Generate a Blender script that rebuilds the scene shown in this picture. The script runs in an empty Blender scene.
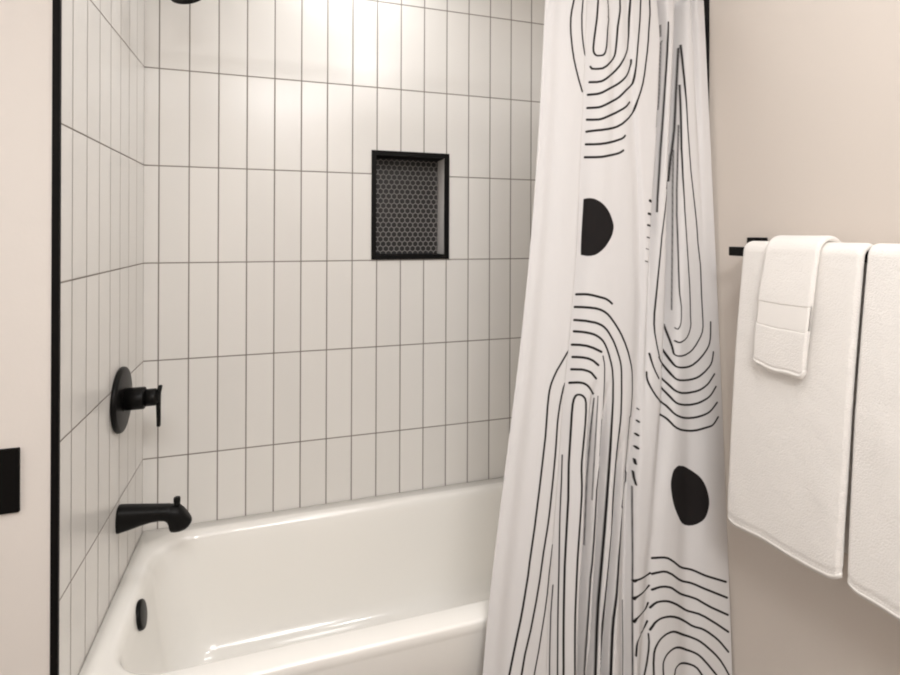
import bpy, bmesh, math, random
import numpy as np
from mathutils import Vector, Matrix, noise

random.seed(7)
SC = bpy.context.scene
COL = SC.collection
PI = math.pi

# ------------------------------------------------------------------ dimensions (metres)
# x runs along the tub (0 = faucet wall), y from the camera (negative) to the tiled back wall (0), z up
L = 1.524            # alcove length
D = 0.673            # alcove depth
RIM = 0.48           # tub rim height
CEIL = 2.45
TILE_W, TILE_H = 0.08587, 0.30479
TILE_X0, TILE_Y0, TILE_Z0 = 0.04123, -0.605, 1.92047
FRONT = -3.0         # wall behind the camera
SIDE = -1.25         # left side of the room in front of the tub

# ------------------------------------------------------------------ helpers
def link(o, parent=None):
    COL.objects.link(o)
    if parent is not None:
        o.parent = parent
    return o

def obj(name, bm, mat, parent=None, smooth=False, loc=(0, 0, 0)):
    me = bpy.data.meshes.new(name)
    bmesh.ops.recalc_face_normals(bm, faces=bm.faces)
    bm.to_mesh(me)
    bm.free()
    if mat is not None:
        me.materials.append(mat)
    if smooth:
        for p in me.polygons:
            p.use_smooth = True
    o = bpy.data.objects.new(name, me)
    o.location = loc
    return link(o, parent)

def tag(o, label, cat, group=None):
    o['label'] = label
    o['category'] = cat
    if group:
        o['group'] = group
    return o

def thing(name, loc, label, cat, group=None):
    o = bpy.data.objects.new(name, None)
    o.empty_display_size = 0.05
    o.location = loc
    link(o)
    return tag(o, label, cat, group)

def struct(o):
    o['kind'] = 'structure'
    return o

def box_bm(lo, hi, bevel=0.0, seg=2, bm=None):
    bm = bm or bmesh.new()
    vs = [bm.verts.new((x, y, z)) for x in (lo[0], hi[0]) for y in (lo[1], hi[1]) for z in (lo[2], hi[2])]
    fs = []
    for q in ((0, 1, 3, 2), (4, 6, 7, 5), (0, 4, 5, 1), (2, 3, 7, 6), (0, 2, 6, 4), (1, 5, 7, 3)):
        fs.append(bm.faces.new([vs[i] for i in q]))
    if bevel:
        es = list({e for f in fs for e in f.edges})
        bmesh.ops.bevel(bm, geom=es, offset=bevel, segments=seg, profile=0.5, affect='EDGES')
    return bm

def lathe_bm(profile, axis=(1, 0, 0), origin=(0, 0, 0), n=48):
    """profile: list of (distance along the axis, radius)"""
    bm = bmesh.new()
    ax = Vector(axis).normalized()
    u = ax.orthogonal().normalized()
    v = ax.cross(u)
    o = Vector(origin)
    rings = []
    for d, r in profile:
        if r < 1e-6:
            rings.append([bm.verts.new(o + ax * d)])
        else:
            rings.append([bm.verts.new(o + ax * d + (u * math.cos(a) + v * math.sin(a)) * r)
                          for a in (2 * PI * i / n for i in range(n))])
    for a, b in zip(rings, rings[1:]):
        for i in range(n):
            j = (i + 1) % n
            if len(a) == 1 and len(b) == 1:
                continue
            if len(a) == 1:
                bm.faces.new((a[0], b[i], b[j]))
            elif len(b) == 1:
                bm.faces.new((a[i], b[0], a[j]))
            else:
                bm.faces.new((a[i], b[i], b[j], a[j]))
    for r in (rings[0], rings[-1]):
        if len(r) > 1:
            bm.faces.new(r)
    return bm

def loft_bm(rings, closed_ends=True):
    bm = bmesh.new()
    R = [[bm.verts.new(p) for p in r] for r in rings]
    n = len(R[0])
    for a, b in zip(R, R[1:]):
        for i in range(n):
            j = (i + 1) % n
            bm.faces.new((a[i], b[i], b[j], a[j]))
    if closed_ends:
        bm.faces.new(R[0])
        bm.faces.new(R[-1])
    return bm

def tube_bm(path, r, n=20):
    pts = [Vector(p) for p in path]
    rings = []
    t0 = (pts[1] - pts[0]).normalized()
    u = t0.orthogonal().normalized()
    for i, p in enumerate(pts):
        t = (pts[min(i + 1, len(pts) - 1)] - pts[max(i - 1, 0)]).normalized()
        u = (u - t * u.dot(t)).normalized()
        v = t.cross(u)
        rr = r[i] if isinstance(r, (list, tuple)) else r
        rings.append([p + (u * math.cos(a) + v * math.sin(a)) * rr for a in (2 * PI * k / n for k in range(n))])
    return loft_bm(rings)

# ------------------------------------------------------------------ materials
def new_mat(name):
    m = bpy.data.materials.new(name)
    m.use_nodes = True
    nt = m.node_tree
    return m, nt, nt.nodes['Principled BSDF']

def N(nt, kind, **kw):
    n = nt.nodes.new(kind)
    for k, v in kw.items():
        setattr(n, k, v)
    return n

def M(nt, op, a, b=None, c=None):
    n = nt.nodes.new('ShaderNodeMath')
    n.operation = op
    for i, v in enumerate((a, b, c)):
        if v is None:
            continue
        if isinstance(v, (int, float)):
            n.inputs[i].default_value = v
        else:
            nt.links.new(v, n.inputs[i])
    return n.outputs[0]

def VM(nt, op, a, b=None):
    n = nt.nodes.new('ShaderNodeVectorMath')
    n.operation = op
    for i, v in enumerate((a, b)):
        if v is None:
            continue
        if isinstance(v, (tuple, list)):
            n.inputs[i].default_value = v
        else:
            nt.links.new(v, n.inputs[i])
    return n

def mixc(nt, fac, a, b):
    n = nt.nodes.new('ShaderNodeMix')
    n.data_type = 'RGBA'
    nt.links.new(fac, n.inputs['Factor'])
    for s, v in (('A', a), ('B', b)):
        sock = [i for i in n.inputs if i.name == s and i.type == 'RGBA'][0]
        if isinstance(v, (tuple, list)):
            sock.default_value = (*v[:3], 1)
        else:
            nt.links.new(v, sock)
    return [o for o in n.outputs if o.type == 'RGBA'][0]

def plain(name, col, rough, metallic=0.0, spec=0.5, bump=None, coat=0.0):
    m, nt, b = new_mat(name)
    b.inputs['Base Color'].default_value = (*col, 1)
    b.inputs['Roughness'].default_value = rough
    b.inputs['Metallic'].default_value = metallic
    b.inputs['Specular IOR Level'].default_value = spec
    b.inputs['Coat Weight'].default_value = coat
    if bump:
        scale, dist, strength = bump
        tc = N(nt, 'ShaderNodeTexCoord')
        nz = N(nt, 'ShaderNodeTexNoise')
        nz.inputs['Scale'].default_value = scale
        nz.inputs['Detail'].default_value = 4
        nt.links.new(tc.outputs['Object'], nz.inputs['Vector'])
        bp = N(nt, 'ShaderNodeBump')
        bp.inputs['Strength'].default_value = strength
        bp.inputs['Distance'].default_value = dist
        nt.links.new(nz.outputs['Fac'], bp.inputs['Height'])
        nt.links.new(bp.outputs['Normal'], b.inputs['Normal'])
    return m

def tile_material(name, axis, u0, tile=(0.75, 0.73, 0.70), grout=(0.20, 0.175, 0.155)):
    """stacked vertical subway tiles, world metres along the wall, with grout joints"""
    m, nt, b = new_mat(name)
    geo = N(nt, 'ShaderNodeNewGeometry')
    sep = N(nt, 'ShaderNodeSeparateXYZ')
    nt.links.new(geo.outputs['Position'], sep.inputs[0])
    uu = M(nt, 'DIVIDE', M(nt, 'SUBTRACT', sep.outputs[axis], u0), TILE_W)
    vv = M(nt, 'DIVIDE', M(nt, 'SUBTRACT', sep.outputs['Z'], TILE_Z0), TILE_H)
    du = M(nt, 'MULTIPLY', M(nt, 'SUBTRACT', 0.5, M(nt, 'ABSOLUTE', M(nt, 'SUBTRACT', M(nt, 'FRACT', uu), 0.5))), TILE_W)
    dv = M(nt, 'MULTIPLY', M(nt, 'SUBTRACT', 0.5, M(nt, 'ABSOLUTE', M(nt, 'SUBTRACT', M(nt, 'FRACT', vv), 0.5))), TILE_H)
    d = M(nt, 'MINIMUM', du, dv)
    mr = N(nt, 'ShaderNodeMapRange', interpolation_type='SMOOTHSTEP')
    nt.links.new(d, mr.inputs['Value'])
    mr.inputs['From Min'].default_value = 0.0009
    mr.inputs['From Max'].default_value = 0.0028
    fac = mr.outputs['Result']
    # each tile fired a little differently
    cell = N(nt, 'ShaderNodeCombineXYZ')
    nt.links.new(M(nt, 'FLOOR', uu), cell.inputs[0])
    nt.links.new(M(nt, 'FLOOR', vv), cell.inputs[1])
    wn = N(nt, 'ShaderNodeTexWhiteNoise', noise_dimensions='3D')
    nt.links.new(cell.outputs[0], wn.inputs['Vector'])
    tone = M(nt, 'MULTIPLY_ADD', wn.outputs['Value'], 0.05, 0.975)
    tint = VM(nt, 'SCALE', tile)
    nt.links.new(tone, tint.inputs['Scale'])
    nt.links.new(mixc(nt, fac, grout, tint.outputs[0]), b.inputs['Base Color'])
    rg = M(nt, 'MULTIPLY_ADD', fac, -0.56, 0.80)
    nt.links.new(rg, b.inputs['Roughness'])
    b.inputs['Specular IOR Level'].default_value = 0.5
    # gentle handmade waviness + recessed joints
    nz = N(nt, 'ShaderNodeTexNoise')
    nz.inputs['Scale'].default_value = 9.0
    nz.inputs['Detail'].default_value = 1.0
    nt.links.new(VM(nt, 'ADD', geo.outputs['Position'], wn.outputs['Color']).outputs[0], nz.inputs['Vector'])
    pillow = N(nt, 'ShaderNodeMapRange', interpolation_type='SMOOTHSTEP')
    nt.links.new(d, pillow.inputs['Value'])
    pillow.inputs['From Max'].default_value = 0.004
    h = M(nt, 'MULTIPLY_ADD', nz.outputs['Fac'], 0.25, M(nt, 'MULTIPLY', pillow.outputs['Result'], 1.0))
    bp = N(nt, 'ShaderNodeBump')
    bp.inputs['Strength'].default_value = 0.6
    bp.inputs['Distance'].default_value = 0.0011
    nt.links.new(h, bp.inputs['Height'])
    nt.links.new(bp.outputs['Normal'], b.inputs['Normal'])
    return m

def hex_material(name, pitch=0.0205):
    """black hexagon mosaic with grey joints (x across, z up)"""
    m, nt, b = new_mat(name)
    geo = N(nt, 'ShaderNodeNewGeometry')
    sep = N(nt, 'ShaderNodeSeparateXYZ')
    nt.links.new(geo.outputs['Position'], sep.inputs[0])
    cmb = N(nt, 'ShaderNodeCombineXYZ')
    nt.links.new(M(nt, 'DIVIDE', sep.outputs['X'], pitch), cmb.inputs[0])
    nt.links.new(M(nt, 'DIVIDE', sep.outputs['Z'], pitch), cmb.inputs[1])
    S3 = (1.0, math.sqrt(3), 1.0)
    H3 = (0.5, math.sqrt(3) / 2, 0.5)
    a = VM(nt, 'SUBTRACT', VM(nt, 'MODULO', cmb.outputs[0], S3).outputs[0], H3).outputs[0]
    c = VM(nt, 'SUBTRACT', VM(nt, 'MODULO', VM(nt, 'ADD', cmb.outputs[0], H3).outputs[0], S3).outputs[0], H3).outputs[0]
    def hexd(v):
        s = N(nt, 'ShaderNodeSeparateXYZ')
        nt.links.new(VM(nt, 'ABSOLUTE', v).outputs[0], s.inputs[0])
        k = M(nt, 'ADD', M(nt, 'MULTIPLY', s.outputs[0], 0.5), M(nt, 'MULTIPLY', s.outputs[1], math.sqrt(3) / 2))
        return M(nt, 'MAXIMUM', s.outputs[0], k)
    d = M(nt, 'MINIMUM', hexd(a), hexd(c))
    mr = N(nt, 'ShaderNodeMapRange', interpolation_type='SMOOTHSTEP')
    nt.links.new(d, mr.inputs['Value'])
    mr.inputs['From Min'].default_value = 0.41
    mr.inputs['From Max'].default_value = 0.47
    nt.links.new(mixc(nt, mr.outputs['Result'], (0.006, 0.005, 0.005), (0.30, 0.28, 0.265)), b.inputs['Base Color'])
    b.inputs['Roughness'].default_value = 0.45
    bp = N(nt, 'ShaderNodeBump', invert=True)
    bp.inputs['Strength'].default_value = 0.6
    bp.inputs['Distance'].default_value = 0.001
    nt.links.new(mr.outputs['Result'], bp.inputs['Height'])
    nt.links.new(bp.outputs['Normal'], b.inputs['Normal'])
    return m

def terry_material(name, col=(0.80, 0.77, 0.735)):
    m, nt, b = new_mat(name)
    tc = N(nt, 'ShaderNodeTexCoord')
    fine = N(nt, 'ShaderNodeTexVoronoi')
    fine.inputs['Scale'].default_value = 330
    nt.links.new(tc.outputs['Object'], fine.inputs['Vector'])
    big = N(nt, 'ShaderNodeTexNoise')
    big.inputs['Scale'].default_value = 35
    big.inputs['Detail'].default_value = 5
    nt.links.new(tc.outputs['Object'], big.inputs['Vector'])
    h = M(nt, 'ADD', M(nt, 'MULTIPLY', fine.outputs['Distance'], -0.5), M(nt, 'MULTIPLY', big.outputs['Fac'], 1.2))
    bp = N(nt, 'ShaderNodeBump')
    bp.inputs['Strength'].default_value = 0.36
    bp.inputs['Distance'].default_value = 0.004
    nt.links.new(h, bp.inputs['Height'])
    nt.links.new(bp.outputs['Normal'], b.inputs['Normal'])
    b.inputs['Base Color'].default_value = (*col, 1)
    b.inputs['Roughness'].default_value = 0.95
    b.inputs['Specular IOR Level'].default_value = 0.1
    b.inputs['Sheen Weight'].default_value = 0.35
    b.inputs['Sheen Roughness'].default_value = 0.5
    return m

def print_material(name):
    """white woven cloth with an ink print and painted fold-shade lines; 'ink' is the signed distance to the drawn line's edge in metres"""
    m, nt, b = new_mat(name)
    at = N(nt, 'ShaderNodeAttribute', attribute_name='ink')
    mr = N(nt, 'ShaderNodeMapRange', interpolation_type='SMOOTHSTEP')
    nt.links.new(at.outputs['Fac'], mr.inputs['Value'])
    mr.inputs['From Min'].default_value = -0.0009
    mr.inputs['From Max'].default_value = 0.0009
    nt.links.new(mixc(nt, mr.outputs['Result'], (0.012, 0.010, 0.010), (0.66, 0.645, 0.642)), b.inputs['Base Color'])
    b.inputs['Roughness'].default_value = 0.85
    b.inputs['Specular IOR Level'].default_value = 0.2
    tc = N(nt, 'ShaderNodeTexCoord')
    nz = N(nt, 'ShaderNodeTexNoise')
    nz.inputs['Scale'].default_value = 12
    nz.inputs['Detail'].default_value = 3
    mp = N(nt, 'ShaderNodeMapping')
    mp.inputs['Scale'].default_value = (2.0, 2.0, 0.6)
    nt.links.new(tc.outputs['Object'], mp.inputs['Vector'])
    nt.links.new(mp.outputs['Vector'], nz.inputs['Vector'])
    bp = N(nt, 'ShaderNodeBump')
    bp.inputs['Strength'].default_value = 0.35
    bp.inputs['Distance'].default_value = 0.006
    nt.links.new(nz.outputs['Fac'], bp.inputs['Height'])
    nt.links.new(bp.outputs['Normal'], b.inputs['Normal'])
    return m

MAT = {
    'tile_back': tile_material('tile_back', 'X', TILE_X0),
    'tile_side': tile_material('tile_side', 'Y', TILE_Y0),
    'hex': hex_material('hex_mosaic'),
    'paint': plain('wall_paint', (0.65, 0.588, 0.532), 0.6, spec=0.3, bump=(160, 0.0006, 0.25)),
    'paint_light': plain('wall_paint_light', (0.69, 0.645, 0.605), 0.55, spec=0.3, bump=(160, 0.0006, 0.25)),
    'ceiling': plain('ceiling_paint', (0.80, 0.77, 0.73), 0.8, spec=0.2),
    'floor': plain('floor_vinyl', (0.20, 0.18, 0.16), 0.5, bump=(20, 0.001, 0.2)),
    'enamel': plain('tub_enamel', (0.885, 0.865, 0.825), 0.18, spec=0.5, coat=0.3),
    'black': plain('matte_black_metal', (0.006, 0.0056, 0.0052), 0.36, spec=0.13, bump=(400, 0.0003, 0.1)),
    'black_trim': plain('black_trim_metal', (0.0035, 0.003, 0.0028), 0.5, spec=0.12),
    'ceramic': plain('niche_ceramic', (0.80, 0.785, 0.77), 0.2),
    'terry': terry_material('white_terry'),
    'woven': plain('woven_border', (0.80, 0.77, 0.735), 0.8, spec=0.2, bump=(500, 0.0008, 0.4)),
    'cloth': print_material('printed_cloth'),
}
CURTAIN_LEFT=[0.54637, -0.75144, 0.14897, -0.12337, 1.02567]
CURTAIN_RIGHT=[-0.011, -0.00459, 0.03351, 1.49932]
FOLDS=[([(0.0254, 0.2495), (0.1041, 0.2464), (0.2208, 0.2389), (0.3486, 0.242), (0.4492, 0.2376), (0.5357, 0.2304), (0.6333, 0.2386), (0.7293, 0.2411), (0.8657, 0.2487)], 0.0102, 0.0651, [(0.025, 0.012), (0.156, 0.018), (0.538, 0.024), (0.875, 0.026)]), ([(0.0173, 0.4855), (0.1506, 0.5232), (0.2832, 0.5605), (0.4146, 0.5834), (0.5436, 0.579), (0.6445, 0.5614), (0.7443, 0.5629), (0.8862, 0.5705)], 0.0372, 0.014, [(0.017, 0.006), (0.284, 0.008), (0.542, 0.014), (0.644, 0.03), (0.885, 0.034)]), ([(0.0096, 0.7088), (0.0644, 0.7235), (0.1334, 0.7041), (0.2152, 0.6858), (0.2826, 0.6591), (0.3624, 0.6416), (0.454, 0.623), (0.5443, 0.6087)], 0.0167, 0.0177, [(0.01, 0.055), (0.215, 0.048), (0.349, 0.022), (0.546, 0.005), (0.611, 0)]), ([(0.0048, 0.846), (0.0613, 0.8304), (0.1312, 0.8072), (0.214, 0.7782), (0.282, 0.7659), (0.3761, 0.7541), (0.4555, 0.7404), (0.5468, 0.7192), (0.6487, 0.683), (0.7484, 0.651), (0.8898, 0.6283)], 0.0256, 0.0279, [(0.005, 0.07), (0.282, 0.07), (0.416, 0.05), (0.548, 0.022), (0.704, 0.008), (0.899, 0.018)]), ([(0.4833, 0.8365), (0.5758, 0.8409), (0.6795, 0.8256), (0.756, 0.8131), (0.9021, 0.8231)], 0.0465, 0.0465, [(0.417, 0), (0.576, 0.008), (0.756, 0.012), (0.902, 0.014)]), ([(0.5386, 0.3589), (0.6255, 0.3678), (0.7113, 0.3757), (0.7838, 0.3745), (0.8739, 0.3773)], 0.0149, 0.014, [(0.514, 0), (0.601, 0.036), (0.877, 0.046)]), ([(0.5401, 0.4232), (0.6274, 0.4265), (0.7137, 0.4294), (0.8348, 0.4256), (0.8764, 0.4169)], 0.0149, 0.014, [(0.515, 0), (0.603, 0.034), (0.88, 0.044)]), ([(0.5924, 0.5033), (0.6673, 0.5008), (0.7411, 0.4935), (0.8377, 0.4745), (0.8797, 0.4689)], 0.0149, 0.014, [(0.58, 0), (0.668, 0.034), (0.884, 0.044)]), ([(0.0312, 0.0783), (0.1848, 0.0789), (0.3484, 0.0794), (0.5082, 0.0844), (0.6517, 0.0855), (0.8149, 0.0846), (0.8551, 0.0823)], 0.0419, 0.0419, [(0.031, 0.006), (0.411, 0.009), (0.868, 0.012)]), ([(0.0205, 0.3907), (0.1528, 0.4152), (0.2841, 0.397)], 0.0279, 0.0372, [(0.021, 0.012), (0.127, 0.007), (0.284, 0)]), ([(0.0019, 0.9306), (0.0865, 0.9343), (0.2121, 0.9302), (0.3496, 0.9317)], 0.014, 0.014, [(0.002, 0.016), (0.115, 0.012), (0.213, 0.004), (0.349, 0)])]
STROKES=[  # printed lines, plus a few strokes that paint the shade of fold valleys
[1544,-100,496,1544,286,496,1439,423,492,1401,517,490,1404,621,490,1434,725,490,1542,913,491,1656,1052,493,1785,1166,496,1974,1314,499,2187,1456,502],
[2075,-100,425,2075,268,425,2035,463,424,2057,623,424,2085,712,425,2163,842,426,2263,962,427,2290,976,427,2318,983,427],
[3068,-100,490,3068,222,490,3050,358,490,3024,476,491,2920,729,491,2887,854,490,2903,897,490,2928,918,493,2961,934,496,3000,946,499,3064,956,500,3141,958,501,3297,955,501,3378,949,502,3448,934,501,3502,908,495,3524,891,493,3578,824,491,3644,602,490,3695,524,490,3768,442,490,3705,431,490,3734,408,490,3734,354,490,3748,308,490,3720,293,490,3734,269,490,3691,239,490,3691,208,490,3677,200,490,3677,-100,490],
[2775,1101,543,2848,1128,547,3017,1132,562,3167,1131,567,3318,1126,569,3385,1121,570,3583,1090,552,3949,1006,516,4063,972,504,4136,937,496,4178,901,493,4209,851,491,4253,720,490,4296,540,491,4401,341,490,4409,279,490,4398,191,490,4398,-100,490],
[2759,1305,626,3109,1305,605,3318,1294,588,3445,1278,580,3576,1256,574,4052,1164,557,4211,1125,546,4420,1059,526,4703,942,502,4856,863,493,4903,826,491,4933,790,491,4986,639,490,4992,401,490,5029,164,491,5029,-100,491],
[2703,1470,625,3051,1464,612,3190,1458,605,3393,1439,598,3848,1373,591,4213,1324,579,4395,1292,562,4553,1258,540,4724,1216,519,4839,1183,508,4939,1145,501,5017,1104,496,5110,1033,491,5128,1009,490,5134,963,490],
[2699,1643,626,3058,1641,614,3202,1637,608,3338,1627,603,3549,1602,599,4213,1512,575,4401,1478,563,4769,1386,545,5079,1322,519,5197,1289,506,5230,1271,501,5283,1209,494,5362,1065,491,5617,428,490,5675,144,490,5675,-100,490],
[2690,1796,627,2950,1799,623,3219,1797,613,3351,1789,609,3493,1776,606,4213,1691,595,4593,1635,560,4774,1603,544,4858,1584,541,5045,1533,539],
[2684,1954,624,2786,1949,624,3374,1933,624,3753,1915,616,4106,1891,601,4308,1871,587,4545,1836,567,4993,1742,529,5198,1687,517,5254,1667,515,5311,1638,511,5460,1508,506,5658,1374,499,5788,1266,494,5886,1147,492,6080,826,491,6141,694,490,6192,531,490,6275,327,490,6278,266,490,6259,124,490,6259,-100,490],
[2675,2120,627,3021,2121,626,3307,2117,624,3596,2105,621,3828,2091,617,4157,2067,599,4503,2035,557,4646,2013,542,4724,1988,538],
[2650,2288,627,3126,2289,626,3400,2284,623,3546,2278,622,4072,2247,606,4347,2227,588,4502,2208,581,4625,2185,580],
[6178,2837,738,6295,2848,738],
[6103,3010,656,6268,3019,656],
[6059,3161,533,6210,3171,533],
[6028,3322,348,6177,3333,348],
[5980,3473,246,6117,3483,246],
[5958,3637,307,6083,3648,307],
[2590,4059,627,2909,4055,624,3026,4056,622,3190,4063,620,3479,4083,612,3811,4108,583,3927,4121,573,4068,4145,567,4214,4179,566],
[2562,4220,627,2880,4220,626,3160,4224,621,3393,4232,608,3508,4240,597,3645,4252,583,3836,4277,562,4011,4311,546,4158,4352,538,4387,4430,530,4615,4519,520,4758,4583,513,4962,4696,505,5136,4813,498,5343,4990,491,5404,5057,490,5438,5133,490,5484,5310,490,5489,5489,490,5484,5651,491,5408,5658,491,5422,5681,491,5408,5712,491,5422,5735,491,5408,5766,491,5422,5804,491,5408,5820,491,5408,5851,491,5422,5874,491,5408,5889,491,5408,5920,491,5422,5943,491,5408,5974,491,5422,5989,491,5422,6159,491,5479,6328,490,5508,6351,490,5494,6366,490,5522,6390,490,5575,6415,490,5576,6452,490,5564,6524,490,5508,6536,490,5408,6659,491,5379,6667,491,5351,6697,491,5322,6705,491,5293,6736,491,5265,6798,491,5357,6831,491,5310,6872,491,5290,6901,490,5259,6979,490,5083,7851,490,4988,8154,406,4948,8354,399,4901,8802,427,4826,10000,427],
[2582,4386,626,3017,4392,622,3416,4413,598,3541,4425,583,3735,4449,559,3857,4472,545,4003,4510,531,4127,4554,523,4316,4635,512,4413,4684,507,4528,4754,503,4685,4867,496,4756,4929,492,4799,4986,490,4833,5066,490,4877,5328,490,4890,5584,490,4877,5686,490,4780,6061,491,4741,6284,491,4703,6624,490,4714,7066,490,4527,8038,491,4507,8186,490,4496,8551,490,4500,8585,490,4518,8607,490,4483,8606,490,4518,8635,490,4491,8648,490,4504,8707,490,4478,8735,490,4486,8799,490,4451,10000,490],
[2598,4530,626,2887,4533,622,3046,4538,616,3211,4547,604,3380,4561,583,3501,4576,565,3629,4598,548,3745,4623,533,3840,4649,521,3946,4691,510,4066,4756,503,4165,4824,499,4287,4927,494,4347,4988,491,4385,5042,490,4443,5191,490,4482,5420,490,4490,6033,490,4465,7138,332,4408,7968,275,4395,8351,273,4335,8763,303,4300,10000,309],
[2551,4699,627,2863,4698,622,3125,4707,612,3391,4732,604,3795,4787,602],
[3879,4840,329,3957,4922,327,3992,4993,326,4053,5439,327,4075,5510,327,4109,5549,327,4120,5586,327,4073,5595,327,4092,5633,327,4020,5643,327,4020,5689,327,4034,5712,327,4020,5727,327,4020,6089,327,4065,6107,327,4045,6185,327,4078,6211,327,4036,6237,327,4005,6293,327,3965,6519,327,3989,7125,327,3971,7438,311,3949,7595,275,3932,8506,223,3963,10000,268],
[2614,4854,627,2787,4852,624,3000,4854,613,3159,4862,597,3265,4871,586,3428,4894,573,3685,4953,570],
[2602,5009,627,2960,5005,608,3071,5009,592,3245,5024,566,3353,5040,553,3405,5052,548,3613,5120,543],
[2568,5179,627,2857,5169,609,2964,5169,592,3066,5174,571,3119,5180,560,3214,5196,542,3301,5218,529,3589,5320,521],
[3127,10000,490,3067,8642,490,2920,7426,490,2870,6616,490,2787,6177,490,2742,5556,490,2745,5445,491,2771,5378,495,2813,5343,507,2849,5328,509,2891,5321,510,2938,5319,509,2992,5320,509,3052,5326,508,3107,5338,506,3164,5357,498,3191,5371,493,3233,5416,490,3261,5524,490,3270,5688,490,3240,6139,490,3255,6254,490,3314,6443,490,3333,6561,490,3342,6789,490,3338,7327,490,3372,8033,490,3449,8732,490,3516,10000,490],
[2332,4717,527,2145,4770,527,2121,4780,527,1720,4983,516,1618,5054,508,1547,5114,500,1505,5162,496,1474,5223,493,1461,5284,491,1458,5421,490,1494,5778,491,1469,6380,492,1431,6866,492,1371,7276,491,1357,7443,492,1279,7792,494,1229,7965,495,984,8602,496,648,10000,496],
[2156,5153,499,2092,5206,497,2040,5300,495,2000,5404,493,1969,5542,491,1964,5645,490,1994,5946,490,1997,6266,491,1980,6699,491,1956,6868,492,1873,7191,493,1818,7504,493,1741,7766,494,1613,8084,496,1463,8355,494,1386,8587,493,1126,10000,493],
[2228,7110,361,2177,7450,360,2165,7678,360,2116,7900,361,1969,8349,362,1845,8616,363,1430,10000,363],
[2528,6081,326,2585,6390,327,2630,6795,326,2745,7482,326,2863,8449,326,2889,8745,326,2942,10000,326],  # shade of the main fold valley, painted as a line
[2583,7674,294,2573,8007,294,2633,8734,294,2678,10000,294],
[3652,5375,227,3746,6018,126,3768,6415,128,3831,7089,125,3834,7260,123],
[3765,5343,196,3831,6012,140,3875,6655,125],
[5725,6561,171,5855,8857,196,5864,10000,197],  # crease shade painted in the ink colour
[5607,8041,294,5653,8407,294,5673,8687,294,5677,10000,294],  # dark valley beside the crease, shade drawn as a stroke
[5828,5564,305,5871,5577,299],
[5830,5720,439,5868,5732,443],
[5807,5893,540,5841,5903,545],
[5797,6055,606,5829,6066,616],
[5768,6213,379,5786,6269,398],
[5737,6369,302,5751,6450,307,5794,6527,334],
[8567,675,196,8161,1835,197,8012,2188,205,7915,2547,201],
[7324,2488,222,7239,2571,265,7225,2625,329,7196,2664,371,7254,2678,393,7291,2695,393,7227,2715,393,7230,2733,393,7108,2898,393,6877,3291,393,6676,3817,393,6499,4327,392,6478,4470,392,6502,4589,392,6592,4728,395,6746,4900,397],
[6299,4854,435,6362,4942,435,6434,5015,436,6548,5088,441,6727,5179,448],
[8251,1776,156,8134,2147,162,8026,2696,161,7981,3019,165,7916,3995,246,7922,4101,260,7961,4258,261,7955,4391,261,7929,4471,262,7884,4518,264,7811,4555,272,7763,4552,275,7732,4540,277],
[8434,1212,204,8231,2116,319,8220,2520,359,8249,2971,359,8421,3985,359,8439,4361,359,8466,4489,359,8454,4521,359,8409,4574,361,8339,4625,365,8250,4667,374,8132,4696,385,7997,4716,399,7884,4728,414,7820,4729,421,7768,4724,427,7707,4713,437],
[8613,641,218,8571,986,270,8556,1220,352,8566,1719,392,8579,1870,392,8679,2418,392,8891,3009,393,8938,3186,392,8971,3409,392,9069,3679,392,9081,3787,392,9082,4084,392,9119,4467,392,9113,4538,392,9065,4606,393,8976,4662,399,8717,4776,419,8548,4835,429,8391,4870,441,8175,4897,454,7953,4908,426,7789,4908,399,7730,4905,384,7686,4899,367,7656,4890,350,7639,4878,337,7620,4797,321,7500,4507,320],
[9554,4474,457,9527,4615,457,9498,4697,457,9454,4752,459,9402,4790,462,9302,4836,472,9086,4909,494,8792,4990,515,8566,5037,531,8504,5046,536,8371,5059,547,8214,5065,552,8026,5064,544,7849,5059,527,7728,5051,503,7678,5045,489,7617,5025,467,7550,4983,453,7374,4839,452],
[9643,4880,459,9601,4949,459,9547,5006,461,9484,5041,466,9401,5071,475,9152,5136,506,8887,5191,530,8723,5215,544,8543,5230,560,8337,5237,571,8101,5235,565,7846,5227,544,7713,5216,523,7659,5207,514,7600,5191,499,7528,5159,486,7290,5014,480],
[6948,5049,479,6916,4989,478,6841,4965,477,6795,4945,477,6719,4899,476],
[9659,5176,493,9367,5280,496,9266,5307,502,9100,5341,517,8933,5368,535,8821,5382,547,8650,5397,563,8381,5408,574,8206,5407,572,7941,5397,560,7787,5384,546,7674,5370,532,7586,5353,521,7523,5334,513,7399,5280,509,7194,5204,516],
[9714,5345,489,9528,5418,490,9428,5451,494,9324,5476,503,9209,5496,515,8922,5535,549,8752,5554,562,8528,5568,574,8378,5570,575,8113,5561,564,7929,5549,552,7764,5535,538,7628,5515,527,7529,5486,518,7324,5393,517,7152,5328,519],
[6186,5094,457,6186,5145,457,6206,5191,459,6255,5237,466,6329,5287,476,6428,5337,486,6594,5404,496,6958,5520,509],
[7048,5502,511,7307,5566,518,7484,5639,521,7549,5658,525,7655,5680,532,7856,5708,548,8021,5725,561,8203,5738,570,8377,5746,576,8574,5745,577,8745,5736,571,9036,5711,543,9227,5690,522,9352,5670,512,9464,5644,506,9746,5559,504],
[6904,5663,540,7151,5700,536,7236,5717,529,7302,5735,523,7498,5810,521,7644,5843,531,7845,5873,547,8007,5889,560,8248,5908,574,8398,5915,578,8528,5917,579,8702,5911,577,9055,5884,560,9373,5865,516,9429,5859,507,9485,5850,501,9582,5824,493,9770,5753,491],
[7514,384,359,7508,641,286,7469,778,280,7287,1323,231,7052,2155,188,6791,2805,219,6745,2984,236],
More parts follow.
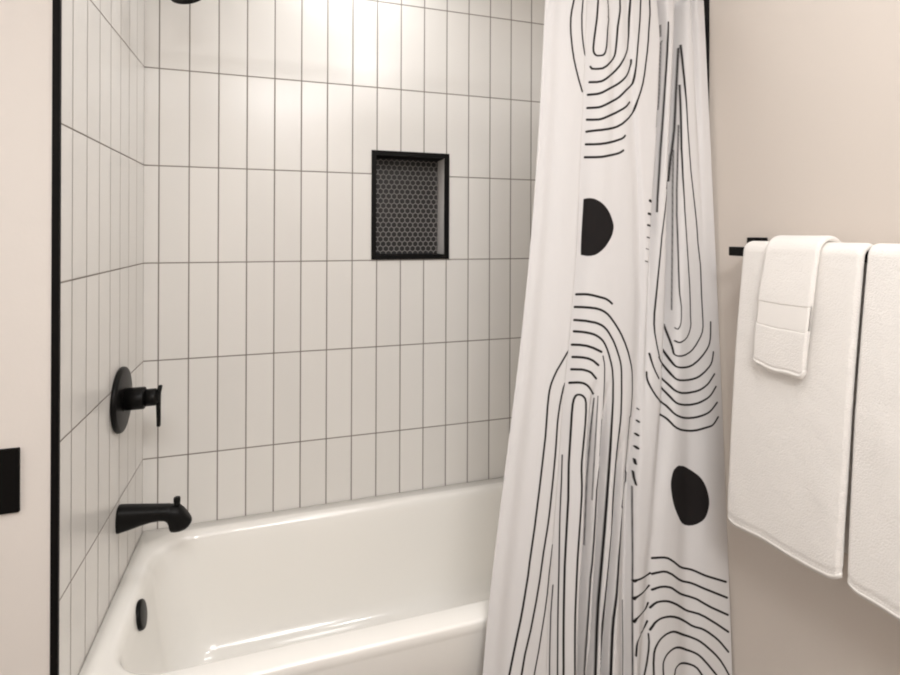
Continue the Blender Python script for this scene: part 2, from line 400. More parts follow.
[8062,2116,114,7956,2691,114,7799,3752,128,7698,4309,145],  # thin painted shade line down the upper right valley
[7332,390,98,7363,550,98],
[6966,501,98,6910,593,98,6910,631,98,6924,647,98,6910,693,98,6966,753,98],
[7394,611,98,7126,1575,99],
[6755,1498,110,6652,1655,153,6609,1840,196,6653,1859,196,6624,1929,196,6662,1942,196,6626,1959,196,6623,1985,196,6596,2019,196],
[6615,7491,585,6824,7478,579,6942,7476,571,7062,7480,562,7187,7492,551,7251,7501,546,7362,7524,540,7536,7566,534,7853,7655,536,7997,7684,544,8059,7694,549,8176,7707,556,8385,7722,567,8553,7742,564,8948,7804,567,9861,7926,576],
[5812,7738,564,5881,7711,558,5927,7704,556,6113,7695,549,6183,7695,547,6371,7704,546,6442,7702,545,6492,7695,545,6553,7681,545],
[6620,7690,579,6764,7668,578,6924,7655,573,7028,7655,566,7150,7664,558,7204,7671,553,7426,7713,542,7781,7809,541,7995,7856,550,8121,7875,556,8382,7897,568,8547,7916,566,9090,8001,567,9891,8133,570],
[5826,7960,525,5862,7934,523,5896,7920,521,5944,7908,520,6004,7899,518,6140,7889,515,6309,7890,512,6383,7885,511,6435,7873,511,6524,7839,511],
[6622,7887,572,6778,7856,572,6892,7844,572,7007,7844,569,7126,7849,562,7312,7868,552,7433,7889,545,7824,7991,544,7981,8026,550,8169,8057,560,8520,8094,559,8607,8106,555,9136,8216,556,9900,8356,566],
[5842,8246,469,5907,8192,482,5981,8166,486,6093,8151,488,6164,8150,488,6309,8154,485,6350,8149,481,6401,8134,478,6434,8116,476,6497,8058,474],
[6561,8114,529,6680,8061,531,6769,8036,539,6809,8031,544,6907,8025,554,7023,8026,562,7143,8032,568,7265,8043,566,7457,8073,557,7670,8117,551,8084,8224,549,8208,8250,553,8306,8263,558,8639,8289,562,8870,8327,554,9342,8435,548,9896,8575,547],
[5921,8657,457,5935,8534,458,5952,8496,459,5985,8465,462,6041,8440,467,6079,8431,469,6180,8422,474,6152,8399,476,6274,8411,478,6308,8400,479,6391,8355,481,6475,8287,482],
[6556,8389,499,6700,8293,503,6771,8267,511,6861,8246,523,6970,8234,538,7144,8230,559,7333,8236,569,7533,8257,566,7760,8298,557,8374,8443,548,8502,8460,553,8725,8477,555,8867,8501,548,9003,8532,541,9250,8598,527,9436,8656,516,9575,8708,513,9866,8830,512],
[6666,10000,457,6645,8790,457,6667,8665,458,6703,8611,461,6754,8568,469,6826,8526,480,6896,8498,490,6979,8476,501,7071,8458,514,7171,8444,527,7338,8433,547,7459,8435,557,7583,8450,564,7721,8477,568,7998,8539,569,8120,8562,569,8235,8580,567,8570,8623,548,8688,8646,540,8845,8687,533,9165,8788,520,9323,8844,509,9497,8917,495,9669,9008,489,9855,9124,488,10698,10000,488],
[7068,10000,457,7016,8945,457,7004,8864,457,7011,8806,457,7036,8774,459,7078,8744,464,7133,8717,471,7198,8694,482,7330,8665,503,7444,8651,519,7506,8648,528,7572,8648,537,7641,8652,544,7791,8672,557,8189,8755,567,8480,8793,542,8565,8807,532,8640,8824,525,8743,8857,518,8950,8938,513,9301,9089,510,10548,10000,510],
[6531,10000,459,7504,8980,459,7546,8918,460,7609,8893,468,7711,8879,482,7776,8877,492,7850,8881,505,7935,8891,516,8195,8929,538,8457,8962,520,8568,8990,503,8631,9019,499,8723,9070,498,9876,10000,498],
[6101,10000,364,6384,8966,364,6460,8796,361,6511,8641,359,6525,8537,359,6510,8441,359],  # valley crease at lower right, its shade drawn as a line
]
BLOBS=[
[2665,2830,2816,2820,2946,2818,3110,2825,3244,2841,3398,2863,3547,2891,3681,2924,3804,2962,3913,3005,3988,3042,4055,3083,4111,3123,4150,3157,4165,3204,4138,3243,4105,3284,4031,3331,3966,3362,3885,3397,3795,3432,3701,3462,3566,3497,3424,3527,3288,3550,3091,3564,2919,3566,2680,3554,2673,3530,2668,3501,2663,3466,2659,3427,2656,3385,2654,3339,2653,3291,2653,3242,2653,3192,2654,3142,2656,3093,2657,3045,2659,2999,2661,2957,2662,2918,2663,2883,2664,2854,2665,2830],
[7758,6336,7633,6347,7498,6377,7438,6417,7390,6468,7359,6519,7350,6566,7358,6615,7378,6665,7399,6707,7428,6751,7462,6795,7502,6837,7567,6890,7646,6941,7728,6989,7845,7053,7984,7107,8155,7143,8315,7157,8468,7153,8624,7135,8736,7116,8857,7093,8964,7063,9030,7032,9085,6996,9129,6957,9162,6921,9186,6879,9188,6838,9174,6795,9144,6745,9098,6692,9039,6642,8972,6598,8894,6558,8801,6521,8713,6495,8612,6470,8508,6446,8410,6426,8231,6391,8049,6362,7758,6336],
]

# ------------------------------------------------------------------ the setting
T = 0.11
def wall(name, lo, hi, mat):
    return struct(obj(name, box_bm(lo, hi), mat))

wall('floor', (SIDE - T, FRONT - T, -0.1), (L + T, 0.13, 0.0), MAT['floor'])
wall('ceiling', (SIDE - T, FRONT - T, CEIL), (L + T, 0.13, CEIL + 0.1), MAT['ceiling'])
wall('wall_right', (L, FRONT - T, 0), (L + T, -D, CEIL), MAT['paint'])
wall('wall_right_tiled', (L, -D, 0), (L + T, 0.13, CEIL), MAT['tile_side'])
wall('wall_left_tiled', (-0.012, -D + 0.006, 0), (0, 0.13, CEIL), MAT['tile_side'])
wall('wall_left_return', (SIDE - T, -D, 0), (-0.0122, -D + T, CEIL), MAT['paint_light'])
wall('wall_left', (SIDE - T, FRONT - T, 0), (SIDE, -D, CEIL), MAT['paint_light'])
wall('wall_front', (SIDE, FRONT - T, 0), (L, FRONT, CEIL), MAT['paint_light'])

# back wall with the niche opening
NX0, NX1, NZ0, NZ1, ND = 0.716, 0.988, 1.321, 1.692, 0.10
bm = bmesh.new()
for lo, hi in (((0, 0, 0), (NX0, 0.13, CEIL)), ((NX1, 0, 0), (L, 0.13, CEIL)),
               ((NX0, 0, 0), (NX1, 0.13, NZ0)), ((NX0, 0, NZ1), (NX1, 0.13, CEIL))):
    box_bm(lo, hi, bm=bm)
bmesh.ops.remove_doubles(bm, verts=bm.verts, dist=1e-5)
struct(obj('wall_back', bm, MAT['tile_back']))

# black metal edge trims where the tile stops
struct(obj('trim_1', box_bm((-0.0118, -D - 0.003, 0), (0.0012, -D + 0.0058, CEIL), 0.001), MAT['black_trim']))
struct(obj('trim_2', box_bm((L - 0.003, -D - 0.019, 0), (L + 0.002, -D + 0.002, CEIL), 0.0008), MAT['black_trim']))

# ------------------------------------------------------------------ niche
ni = thing('wall_niche', (0.852, 0, NZ0), 'black framed niche with dark hexagon mosaic set in the white tiled wall', 'niche')
def nloc(bm):
    bmesh.ops.translate(bm, verts=bm.verts, vec=(-0.852, 0, -NZ0))
    return bm
FW = 0.017
ox0, ox1, oz0, oz1 = 0.7085, 0.9955, 1.3135, 1.6995
bm = bmesh.new()
for lo, hi in (((ox0, -0.004, oz0), (ox0 + FW, 0.006, oz1)), ((ox1 - FW, -0.004, oz0), (ox1, 0.006, oz1)),
               ((ox0 + FW, -0.004, oz0), (ox1 - FW, 0.006, oz0 + FW)), ((ox0 + FW, -0.004, oz1 - FW), (ox1 - FW, 0.006, oz1))):
    box_bm(lo, hi, bm=bm)
bmesh.ops.remove_doubles(bm, verts=bm.verts, dist=1e-5)
obj('frame', nloc(bm), MAT['black_trim'], ni)
ix0, ix1, iz0, iz1 = ox0 + FW, ox1 - FW, oz0 + FW, oz1 - FW
obj('mosaic_back', nloc(box_bm((NX0, ND - 0.008, NZ0), (NX1, ND, NZ1))), MAT['hex'], ni)
for a, b in ((NX0, ix0 - 0.0005), (ix1 + 0.0005, NX1)):
    o = obj('side_return', nloc(box_bm((a, 0.006, NZ0), (b, ND - 0.008, NZ1))), MAT['ceramic'], ni)
    o['label'] = 'pale grey side of the niche'
obj('top_return', nloc(box_bm((ix0, 0.006, iz1 + 0.0005), (ix1, ND - 0.008, NZ1))), MAT['black_trim'], ni)
obj('bottom_return', nloc(box_bm((ix0, 0.006, NZ0), (ix1, ND - 0.008, iz0 - 0.0005))), MAT['black_trim'], ni)

# ------------------------------------------------------------------ bathtub
NP = 160
def rrect(x0, x1, y0, y1, r, z):
    """rounded rectangle with NP points, matched by angle so loops connect straight"""
    r = min(r, (x1 - x0) / 2 - 1e-4, (y1 - y0) / 2 - 1e-4)
    segs = []
    n4 = NP // 4
    cs = [(x1 - r, y1 - r, 0), (x0 + r, y1 - r, PI / 2), (x0 + r, y0 + r, PI), (x1 - r, y0 + r, 3 * PI / 2)]
    na = n4 // 2
    out = []
    for k, (cx, cy, a0) in enumerate(cs):
        for i in range(na):
            a = a0 + PI / 2 * i / (na - 1)
            out.append(Vector((cx + r * math.cos(a), cy + r * math.sin(a), z)))
        nx = cs[(k + 1) % 4]
        e0 = out[-1]
        e1 = Vector((nx[0] + r * math.cos(nx[2]), nx[1] + r * math.sin(nx[2]), z))
        for i in range(1, n4 - na + 1):
            out.append(e0.lerp(e1, i / (n4 - na + 1)))
    return out

tub = thing('bathtub', (L / 2, -D / 2, 0), 'glossy white alcove bathtub filling the tiled recess', 'bathtub')
X0, X1, Y0, Y1 = 0.002, L - 0.002, -D - 0.002, -0.002
loops = []
# apron and outside, from the floor up
loops.append(rrect(X0, X1, Y0 + 0.004, Y1, 0.004, 0.0))
loops.append(rrect(X0, X1, Y0 + 0.004, Y1, 0.004, RIM - 0.034))
loops.append(rrect(X0, X1, Y0 + 0.002, Y1, 0.004, RIM - 0.027))
loops.append(rrect(X0, X1, Y0, Y1, 0.004, RIM - 0.019))
loops.append(rrect(X0, X1, Y0, Y1, 0.004, RIM - 0.0075))
for a in (0.35, 0.7, 1.0):                       # rolled front edge
    s, c = math.sin(a * PI / 2), math.cos(a * PI / 2)
    loops.append(rrect(X0 + 0.0005, X1 - 0.0005, Y0 + 0.0075 * (1 - c), Y1 - 0.0005, 0.004, RIM - 0.0075 + 0.0075 * s))
# the deck, then the basin: (inset left, right, front, back, corner radius, z)
bas = [
    (0.040, 0.075, 0.058, 0.056, 0.125, RIM),
    (0.046, 0.081, 0.063, 0.061, 0.123, RIM - 0.0015),
    (0.052, 0.088, 0.068, 0.066, 0.121, RIM - 0.006),
    (0.057, 0.095, 0.072, 0.070, 0.119, RIM - 0.014),
    (0.061, 0.103, 0.075, 0.073, 0.117, RIM - 0.028),
    (0.067, 0.125, 0.080, 0.078, 0.116, RIM - 0.070),
    (0.075, 0.160, 0.086, 0.084, 0.115, RIM - 0.130),
    (0.085, 0.205, 0.093, 0.091, 0.114, RIM - 0.200),
    (0.096, 0.250, 0.101, 0.099, 0.113, RIM - 0.265),
    (0.106, 0.280, 0.109, 0.107, 0.112, RIM - 0.300),
    (0.120, 0.305, 0.122, 0.120, 0.105, RIM - 0.325),
    (0.142, 0.330, 0.144, 0.142, 0.090, RIM - 0.342),
    (0.172, 0.360, 0.172, 0.170, 0.070, RIM - 0.350),
]
for l, r, f, k, rad, z in bas:
    loops.append(rrect(X0 + l, X1 - r, Y0 + f, Y1 - k, rad, z))
loops.append(rrect(X0 + 0.26, X1 - 0.45, Y0 + 0.25, Y1 - 0.25, 0.04, RIM - 0.3535))
bm = loft_bm(loops)
bmesh.ops.translate(bm, verts=bm.verts, vec=(-L / 2, D / 2, 0))
shell = obj('tub_shell', bm, MAT['enamel'], tub, smooth=True)
# drain overflow plate on the sloping end wall
ovn = Vector((0.985, 0, 0.17)).normalized()
bm = lathe_bm([(0, 0.031), (0.002, 0.0345), (0.008, 0.0345), (0.0105, 0.033), (0.012, 0.028), (0.012, 0)],
              axis=ovn, origin=(0.0635 - L / 2, -0.335 + D / 2, 0.433), n=48)
o = obj('overflow_cover', bm, MAT['black'], tub, smooth=True)
o['label'] = 'matte black round overflow plate'
bm = lathe_bm([(0, 0.034), (0.003, 0.034), (0.005, 0.031), (0.005, 0.022), (0.009, 0.020), (0.010, 0.0)],
              axis=(0, 0, 1), origin=(0.30 - L / 2, 0, RIM - 0.3535), n=40)
o = obj('drain', bm, MAT['black'], tub, smooth=True)
o['label'] = 'black drain stopper'

# ------------------------------------------------------------------ tub spout
sp = thing('tub_spout', (0, -0.268, 0.655), 'matte black tub spout with diverter knob above the tub rim', 'tub spout')
prof = [  # x, top, bottom, half width
    (0.000, 0.688, 0.620, 0.026), (0.004, 0.6885, 0.6195, 0.0265), (0.010, 0.688, 0.6210, 0.0262), (0.023, 0.6865, 0.6235, 0.0255),
    (0.040, 0.684, 0.6275, 0.025), (0.060, 0.681, 0.633, 0.0245), (0.080, 0.678, 0.6365, 0.0235), (0.098, 0.6755, 0.637, 0.023),
    (0.110, 0.674, 0.635, 0.023), (0.117, 0.6735, 0.630, 0.023), (0.121, 0.673, 0.620, 0.0235), (0.1235, 0.672, 0.606, 0.024),
    (0.127, 0.672, 0.6015, 0.0245), (0.135, 0.671, 0.600, 0.025), (0.146, 0.667, 0.600, 0.025), (0.154, 0.659, 0.602, 0.024),
    (0.162, 0.648, 0.605, 0.022), (0.169, 0.638, 0.610, 0.017), (0.174, 0.630, 0.617, 0.010), (0.1755, 0.626, 0.621, 0.004)]
rings = []
for x, t, b, w in prof:
    ring = []
    for k in range(36):
        a = 2 * PI * k / 36
        c, s = math.cos(a), math.sin(a)
        e = 0.72
        ring.append((x, w * math.copysign(abs(c) ** e, c), (t + b) / 2 - 0.655 + (t - b) / 2 * math.copysign(abs(s) ** e, s)))
    rings.append(ring)
obj('spout_body', loft_bm(rings), MAT['black'], sp, smooth=True)
bm = lathe_bm([(0, 0.0080), (0.014, 0.0080), (0.018, 0.0088), (0.026, 0.0088), (0.0285, 0.0078), (0.0285, 0)],
              axis=(0, 0, 1), origin=(0.139, 0, 0.662 - 0.655), n=24)
obj('diverter_knob', bm, MAT['black'], sp, smooth=True)

# ------------------------------------------------------------------ shower valve
va = thing('shower_valve', (0, -0.264, 0.966), 'matte black round shower valve with lever handle on the side tiles', 'shower valve')
obj('escutcheon', lathe_bm([(0, 0.082), (0.003, 0.085), (0.008, 0.085), (0.0115, 0.083), (0.0135, 0.076), (0.0145, 0.03), (0.0145, 0)], n=72), MAT['black'], va, smooth=True)
obj('valve_body', lathe_bm([(0.012, 0.029), (0.058, 0.029), (0.0605, 0.0275), (0.061, 0.0235), (0.061, 0)], n=48), MAT['black'], va, smooth=True)
obj('handle_hub', lathe_bm([(0.060, 0.0225), (0.085, 0.0225), (0.0875, 0.021), (0.089, 0.0185), (0.094, 0.0165), (0.096, 0.012), (0.096, 0)], n=48), MAT['black'], va, smooth=True)
rings = []
for z, hx, hy, cx in ((0.031, 0.0015, 0.003, 0.0935), (0.029, 0.004, 0.006, 0.0935), (0.020, 0.0042, 0.0075, 0.092), (0.008, 0.0042, 0.010, 0.0895),
                      (-0.010, 0.0042, 0.0105, 0.0893), (-0.030, 0.004, 0.0085, 0.0895), (-0.060, 0.0038, 0.0065, 0.090),
                      (-0.078, 0.0036, 0.0055, 0.090), (-0.081, 0.0015, 0.003, 0.090)):
    hx *= 1.35
    cx += 0.003
    rings.append([(cx + hx * math.copysign(abs(math.cos(a)) ** 0.6, math.cos(a)), hy * math.copysign(abs(math.sin(a)) ** 0.6, math.sin(a)), z)
                  for a in (2 * PI * k / 24 for k in range(24))])
obj('lever', loft_bm(rings), MAT['black'], va, smooth=True)

# ------------------------------------------------------------------ shower head on its arm
sh = thing('overhead_shower', (0, -0.25, 2.185), 'black round shower head high above the tub beside the corner', 'shower head')
obj('flange', lathe_bm([(0, 0.030), (0.003, 0.030), (0.008, 0.024), (0.010, 0.012), (0.010, 0)], n=40), MAT['black'], sh, smooth=True)
path = [(0.004, 0, 0), (0.04, 0, 0.003), (0.075, 0, 0.000), (0.10, 0, -0.012), (0.122, 0, -0.034), (0.135, 0, -0.055)]
obj('shower_arm', tube_bm(path, 0.0095), MAT['black'], sh, smooth=True)
hax = Vector((0.30, 0, -1)).normalized()
hc = Vector((0.156, 0, 2.041 - 2.17))
obj('spray_head', lathe_bm([(-0.078, 0.010), (-0.070, 0.016), (-0.058, 0.017), (-0.050, 0.013), (-0.040, 0.016), (-0.022, 0.031), (-0.010, 0.041),
                            (-0.004, 0.044), (0.000, 0.044), (0.003, 0.042), (0.003, 0.038), (0.0015, 0.037), (0.0015, 0)],
                           axis=hax, origin=hc, n=56), MAT['black'], sh, smooth=True)

# ------------------------------------------------------------------ black wall plate at the left
pl = obj('wall_plate', box_bm((-0.038, -0.007, -0.060), (0.038, 0.0, 0.060), 0.0025, 3), MAT['black_trim'], loc=(-0.0975, -D, 0.947))
tag(pl, 'black rectangular wall plate on the pale wall left of the tub', 'wall plate')

# ------------------------------------------------------------------ shower curtain
ZT, ZB = 2.047, 0.10
CN_S, CN_T = 620, 1000
def curtain_sheet(s, t):
    a = np.polyval(CURTAIN_LEFT, t)
    b = np.polyval(CURTAIN_RIGHT, t)
    x = a + (b - a) * s
    y = -0.697 - t * (0.035 + 0.06 * s)
    for path, wl, wr, dep in FOLDS:
        pa, da = np.array(path), np.array(dep)
        e = s - np.interp(t, pa[:, 0], pa[:, 1])
        y = y + np.interp(t, da[:, 0], da[:, 1]) * np.exp(-(e / np.where(e < 0, wl, wr)) ** 2)
    y = y + 0.010 * np.exp(-(s / 0.03) ** 2)
    return x, y, ZT - t * (ZT - ZB)

tg, sg = np.meshgrid(np.linspace(0, 1, CN_T), np.linspace(0, 1, CN_S), indexing='ij')
cx, cy, cz = curtain_sheet(sg, tg)
wid = np.polyval(CURTAIN_RIGHT, tg) - np.polyval(CURTAIN_LEFT, tg)
# signed distance from every point of the cloth to the printed lines and the painted fold-shade lines
ink = np.full(sg.shape, 0.02)
HT = ZT - ZB
def near_segment(p, q, h0, h1, pad=0.014):
    (s0, t0), (s1, t1) = p, q
    i0 = max(0, int((min(t0, t1) - pad / HT) * (CN_T - 1)) - 1)
    i1 = min(CN_T, int((max(t0, t1) + pad / HT) * (CN_T - 1)) + 3)
    j0 = max(0, int((min(s0, s1) - pad / 0.45) * (CN_S - 1)) - 1)
    j1 = min(CN_S, int((max(s0, s1) + pad / 0.45) * (CN_S - 1)) + 3)
    if i1 <= i0 or j1 <= j0:
        return
    w = wid[i0:i1, j0:j1]
    px, py = (sg[i0:i1, j0:j1] - s0) * w, (tg[i0:i1, j0:j1] - t0) * HT
    dx, dy = (s1 - s0) * w, (t1 - t0) * HT
    k = np.clip((px * dx + py * dy) / np.maximum(dx * dx + dy * dy, 1e-12), 0, 1)
    d = np.hypot(px - k * dx, py - k * dy) - (h0 + (h1 - h0) * k)
    ink[i0:i1, j0:j1] = np.minimum(ink[i0:i1, j0:j1], d)
for flat in STROKES:                    # s, t (1/10000 of the cloth), line width (1/100 mm)
    pts = [(flat[i] * 1e-4, flat[i + 1] * 1e-4, flat[i + 2] * 1e-5) for i in range(0, len(flat), 3)]
    for p, q in zip(pts, pts[1:]):
        near_segment(p[:2], q[:2], p[2] / 2, q[2] / 2)
for flat in BLOBS:
    pts = [(flat[i] * 1e-4, flat[i + 1] * 1e-4) for i in range(0, len(flat), 2)]
    inside = np.zeros(sg.shape, bool)
    for (s0, t0), (s1, t1) in zip(pts, pts[1:] + pts[:1]):
        cross = (t0 > tg) != (t1 > tg)
        if t0 != t1:
            inside ^= cross & (sg < (s1 - s0) * (tg - t0) / (t1 - t0) + s0)
    for p, q in zip(pts, pts[1:] + pts[:1]):
        near_segment(p, q, 0.0, 0.0)
    ink[inside] = -np.abs(ink[inside])

me = bpy.data.meshes.new('curtain_fabric')
co = np.stack([cx - 1.25, cy + 0.70, cz - ZB], -1).reshape(-1, 3)
idx = np.arange(CN_T * CN_S).reshape(CN_T, CN_S)
quads = np.stack([idx[:-1, :-1], idx[1:, :-1], idx[1:, 1:], idx[:-1, 1:]], -1).reshape(-1, 4)
me.vertices.add(len(co))
me.vertices.foreach_set('co', co.ravel())
me.loops.add(quads.size)
me.loops.foreach_set('vertex_index', quads.ravel())
me.polygons.add(len(quads))
me.polygons.foreach_set('loop_start', np.arange(0, quads.size, 4))
me.polygons.foreach_set('loop_total', np.full(len(quads), 4))
me.polygons.foreach_set('use_smooth', np.ones(len(quads), bool))
at = me.attributes.new('ink', 'FLOAT', 'POINT')
at.data.foreach_set('value', ink.ravel())
me.update()
me.validate()
me.materials.append(MAT['cloth'])
cur = thing('shower_curtain', (1.25, -0.70, ZB), 'white shower curtain printed with black line arches and black spots, gathered right', 'shower curtain')
fab = link(bpy.data.objects.new('curtain_fabric', me), cur)
sol = fab.modifiers.new('thickness', 'SOLIDIFY')
sol.thickness = 0.0012
sol.offset = -1
RODZ, RODY = 2.096, -0.697
# rings from the hem to the rod
def ring_bm(R=0.023, r=0.0016, stretch=1.0):
    bm = bmesh.new()
    nu, nv = 32, 8
    vs = [[bm.verts.new((r * math.sin(b), (R + r * math.cos(b)) * math.cos(a), (R + r * math.cos(b)) * math.sin(a) * stretch))
           for b in (2 * PI * j / nv for j in range(nv))] for a in (2 * PI * i / nu for i in range(nu))]
    for i in range(nu):
        for j in range(nv):
            bm.faces.new((vs[i][j], vs[(i + 1) % nu][j], vs[(i + 1) % nu][(j + 1) % nv], vs[i][(j + 1) % nv]))
    return bm
ring0 = obj('curtain_ring', ring_bm(0.030), MAT['black'], cur, smooth=True, loc=(1.05 - 1.25, RODY + 0.70, RODZ - 0.018 - ZB))
for k in range(1, 10):
    r = ring0.copy()
    r.location.x = 1.05 - 1.25 + k * 0.048
    link(r, cur)
rod = thing('curtain_rod', (0, RODY, RODZ), 'black curtain rod above the printed shower curtain', 'curtain rod')
obj('rod_tube', lathe_bm([(0.001, 0.0), (0.001, 0.0105), (L - 0.001, 0.0105), (L - 0.001, 0)], n=28), MAT['black'], rod, smooth=True)
obj('end_flange', lathe_bm([(0.0005, 0.0), (0.0005, 0.026), (0.012, 0.024), (0.012, 0)], n=36), MAT['black'], rod, smooth=True)
obj('end_flange', lathe_bm([(L - 0.012, 0.0), (L - 0.012, 0.024), (L - 0.0032, 0.026), (L - 0.0032, 0)], n=36), MAT['black'], rod, smooth=True)

# ------------------------------------------------------------------ towel bar
BZ, BO, BY0, BY1 = 1.366, 0.075, -0.852, -1.46
tb = thing('towel_bar', (L, (BY0 + BY1) / 2, BZ), 'matte black towel bar on the beige wall, behind the hanging towels', 'towel bar')
ym = (BY0 + BY1) / 2
obj('bar', box_bm((-BO - 0.0095, BY1 - ym - 0.012, -0.0095), (-BO + 0.0095, BY0 - ym + 0.010, 0.0125), 0.0025, 3), MAT['black'], tb)
for y in (BY0, BY1):
    mp = obj('wall_mount', box_bm((-0.009, y - ym - 0.027, -0.027 + 0.008), (-0.0002, y - ym + 0.027, 0.027 + 0.008), 0.002, 2), MAT['black'], tb)
    obj('post', box_bm((-BO + 0.008, y - ym - 0.0095, -0.0085), (-0.008, y - ym + 0.0095, 0.0085), 0.0015, 2), MAT['black'], mp)

# ------------------------------------------------------------------ towels
def towel_parts(R, th, y0, y1, zf, zb, flare, seed, sway=0.006, ny=70, slope=0.0, lean=0.0, band=None, hem=0.014):
    """a folded towel hung over the bar: R = centre-line radius round the bar, th = thickness, zf/zb = front and back hem heights.
    Returns bmeshes for the terry body, the hem and the woven band."""
    half = th / 2
    path = []          # (x, z, normal x, normal z, run)
    nf, na, nb = 130, 18, 40
    for i in range(nf):
        k = i / nf                            # 0 at the front hem, 1 at the bar
        dn = 1 - k
        path.append((-BO - R - flare * (1 - (1 - dn) ** 2), zf + (BZ - zf) * k, -1, 0, dn))
    for i in range(na + 1):
        a = PI - PI * i / na
        path.append((-BO + R * math.cos(a), BZ + R * math.sin(a), math.cos(a), math.sin(a), 0))
    for i in range(1, nb + 1):
        k = i / nb
        path.append((-BO + R, BZ - (BZ - zb) * k, 1, 0, -k))
    n = len(path)
    ym_ = (y0 + y1) / 2
    hem_n = max(3, int(hem / (BZ - zf) * nf))
    bi = [i for i in range(nf) if band and band[0] <= path[i][1] <= band[1]]
    body, hems, bands = [], [], []
    for j in range(ny + 1):
        q = j / ny
        e = min(q, 1 - q) * abs(y1 - y0)      # thickness swells from the folded side edges
        edge = 0.12 + 0.88 * math.sqrt(max(0.0, 1 - max(0.0, 1 - e / (half * 1.05)) ** 2))
        y = y0 + (y1 - y0) * q
        drop = 0.003 * math.sin(q * PI * 1.3 + seed) + 0.0015 * math.sin(q * 11 + seed * 3) + slope * (q - 0.5)
        drop += 0.012 * max(0, 1 - q / 0.10) ** 2 + 0.012 * max(0, 1 - (1 - q) / 0.10) ** 2   # rounded bottom corners
        outer, inner, ho, hi_, bo, bn = [], [], [], [], [], []
        for i, (x, z, nx, nz, run) in enumerate(path):
            wob = noise.noise(Vector((y * 7 + seed * 5, z * 3.2, seed))) * sway * max(0, run) * 1.6
            wob += noise.noise(Vector((y * 22 + seed, z * 14, seed * 2))) * sway * 0.25 * (1 if run > 0.03 else 0.2)
            tip = 1.0
            if i < 5:
                tip = math.sqrt(1 - (1 - (i + 0.35) / 5.35) ** 2)
            if i > n - 7:
                tip = math.sqrt(max(0.02, 1 - (1 - (n - 1 - i + 0.35) / 6.35) ** 2))
            hh = half * edge * tip
            if i in bi:
                hh -= 0.0022
            if i == hem_n or i == hem_n + 1:
                hh -= 0.0012
            hz = drop * max(0.0, run) ** 2 if run > 0 else 0.0
            yy = y + lean * max(0.0, run) - ym_
            xx = x - max(0.0, wob)
            outer.append((xx + nx * hh, yy, z + nz * hh + hz))
            inner.append((xx - nx * hh, yy, z - nz * hh + hz))
            if i < hem_n:
                g = hh + 0.0008
                ho.append((xx - g, yy, z + hz - (0.0008 if i == 0 else 0)))
                hi_.append((xx + g, yy, z + hz - (0.0008 if i == 0 else 0)))
            if i in bi:
                bo.append((xx - hh - 0.0006, yy, z + hz))
                bn.append((xx - hh + 0.002, yy, z + hz))
        body.append(outer + inner[::-1])
        hems.append(ho + hi_[::-1])
        if bi:
            bands.append(bo + bn[::-1])
    return loft_bm(body), loft_bm(hems), loft_bm(bands) if bi else None, ym_

def make_towel(name, label, cat, *args, **kw):
    b, h, w_, ym_ = towel_parts(*args, **kw)
    t = thing(name, (L, ym_, 0), label, cat)
    obj('terry_body', b, MAT['terry'], t, smooth=True)
    obj('hem', h, MAT['woven'], t, smooth=True)
    if w_:
        obj('woven_border', w_, MAT['woven'], t, smooth=True)

make_towel('bath_towel', 'white bath towel with a small hand towel laid over it', 'towel',
           0.0190, 0.017, -0.898, -1.164, 0.745, 0.78, 0.026, 1.3, lean=0.017, slope=0.026)
make_towel('bath_towel', 'white bath towel at the right, with nothing laid over it', 'towel',
           0.0190, 0.017, -1.171, -1.435, 0.760, 0.80, 0.026, 4.1, lean=0.016, slope=0.010)
make_towel('hand_towel', 'small white hand towel draped over the bath towel nearest the curtain', 'towel',
           0.0350, 0.012, -0.970, -1.090, 1.122, 1.16, 0.022, 2.2, lean=0.010, band=(1.213, 1.263), sway=0.003, hem=0.010)

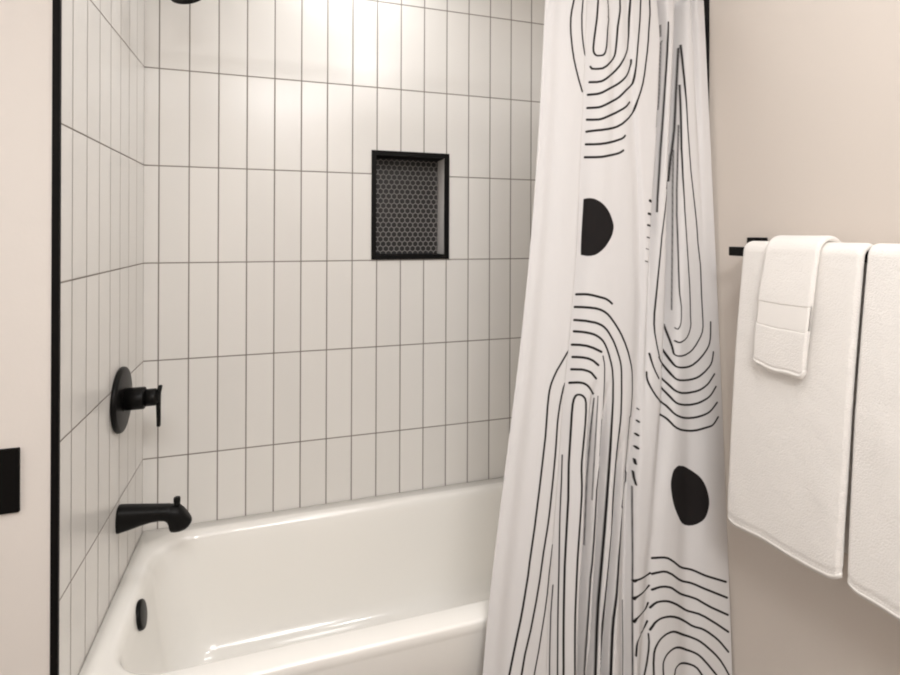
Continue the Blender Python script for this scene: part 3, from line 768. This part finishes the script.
# ------------------------------------------------------------------ light
def area(name, loc, rot, size, power, col, shape='DISK', spread=PI):
    ld = bpy.data.lights.new(name, 'AREA')
    ld.shape = shape
    ld.size = size
    ld.energy = power
    ld.color = col
    ld.spread = spread
    o = bpy.data.objects.new(name, ld)
    o.location = loc
    o.rotation_euler = rot
    return link(o)

area('overhead_light', (0.92, -1.42, CEIL - 0.02), (0, 0, 0), 0.30, 6.0, (1.0, 0.99, 0.985))  # ceiling lamp, placed by the tile glare and towel shadow
area('overhead_light', (0.45, -2.45, CEIL - 0.02), (0, 0, 0), 0.80, 34, (1.0, 0.99, 0.985))  # added ambient fill behind the camera, not a known ceiling fixture
area('left_fill_light', (SIDE + 0.12, -1.35, 1.95), (0, -PI / 2 * 0.8, 0), 0.45, 5, (1.0, 0.99, 0.985))  # added side light from the left
area('recessed_lamp', (0.66, -0.40, CEIL - 0.01), (0, 0, 0), 0.50, 4.8, (1.0, 0.99, 0.98))

w = bpy.data.worlds.new('world')
SC.world = w
w.use_nodes = True
w.node_tree.nodes['Background'].inputs['Color'].default_value = (0.9, 0.87, 0.84, 1)
w.node_tree.nodes['Background'].inputs['Strength'].default_value = 0.05

# ------------------------------------------------------------------ camera
FPX, CYPX = 531.36, 232.69
cd = bpy.data.cameras.new('camera')
cd.sensor_width = 36
cd.lens = FPX / 900 * 36
cd.shift_y = -(337.5 - CYPX) / 900
cd.clip_start = 0.02
cam = bpy.data.objects.new('camera', cd)
cam.matrix_world = (Matrix.Translation((0.39467, -1.86374, 1.40971)) @ Matrix.Rotation(-0.31407, 4, 'Z')
                    @ Matrix.Rotation(PI / 2, 4, 'X') @ Matrix.Rotation(0.004, 4, 'Z'))
link(cam)
SC.camera = cam

SC.view_settings.view_transform = 'Standard'
SC.view_settings.look = 'None'
SC.view_settings.exposure = 0.09
SC.view_settings.gamma = 1.0
SC.view_settings.use_curve_mapping = False
SC.cycles.filter_width = 2.0
SC.cycles.max_bounces = 10
SC.cycles.diffuse_bounces = 6
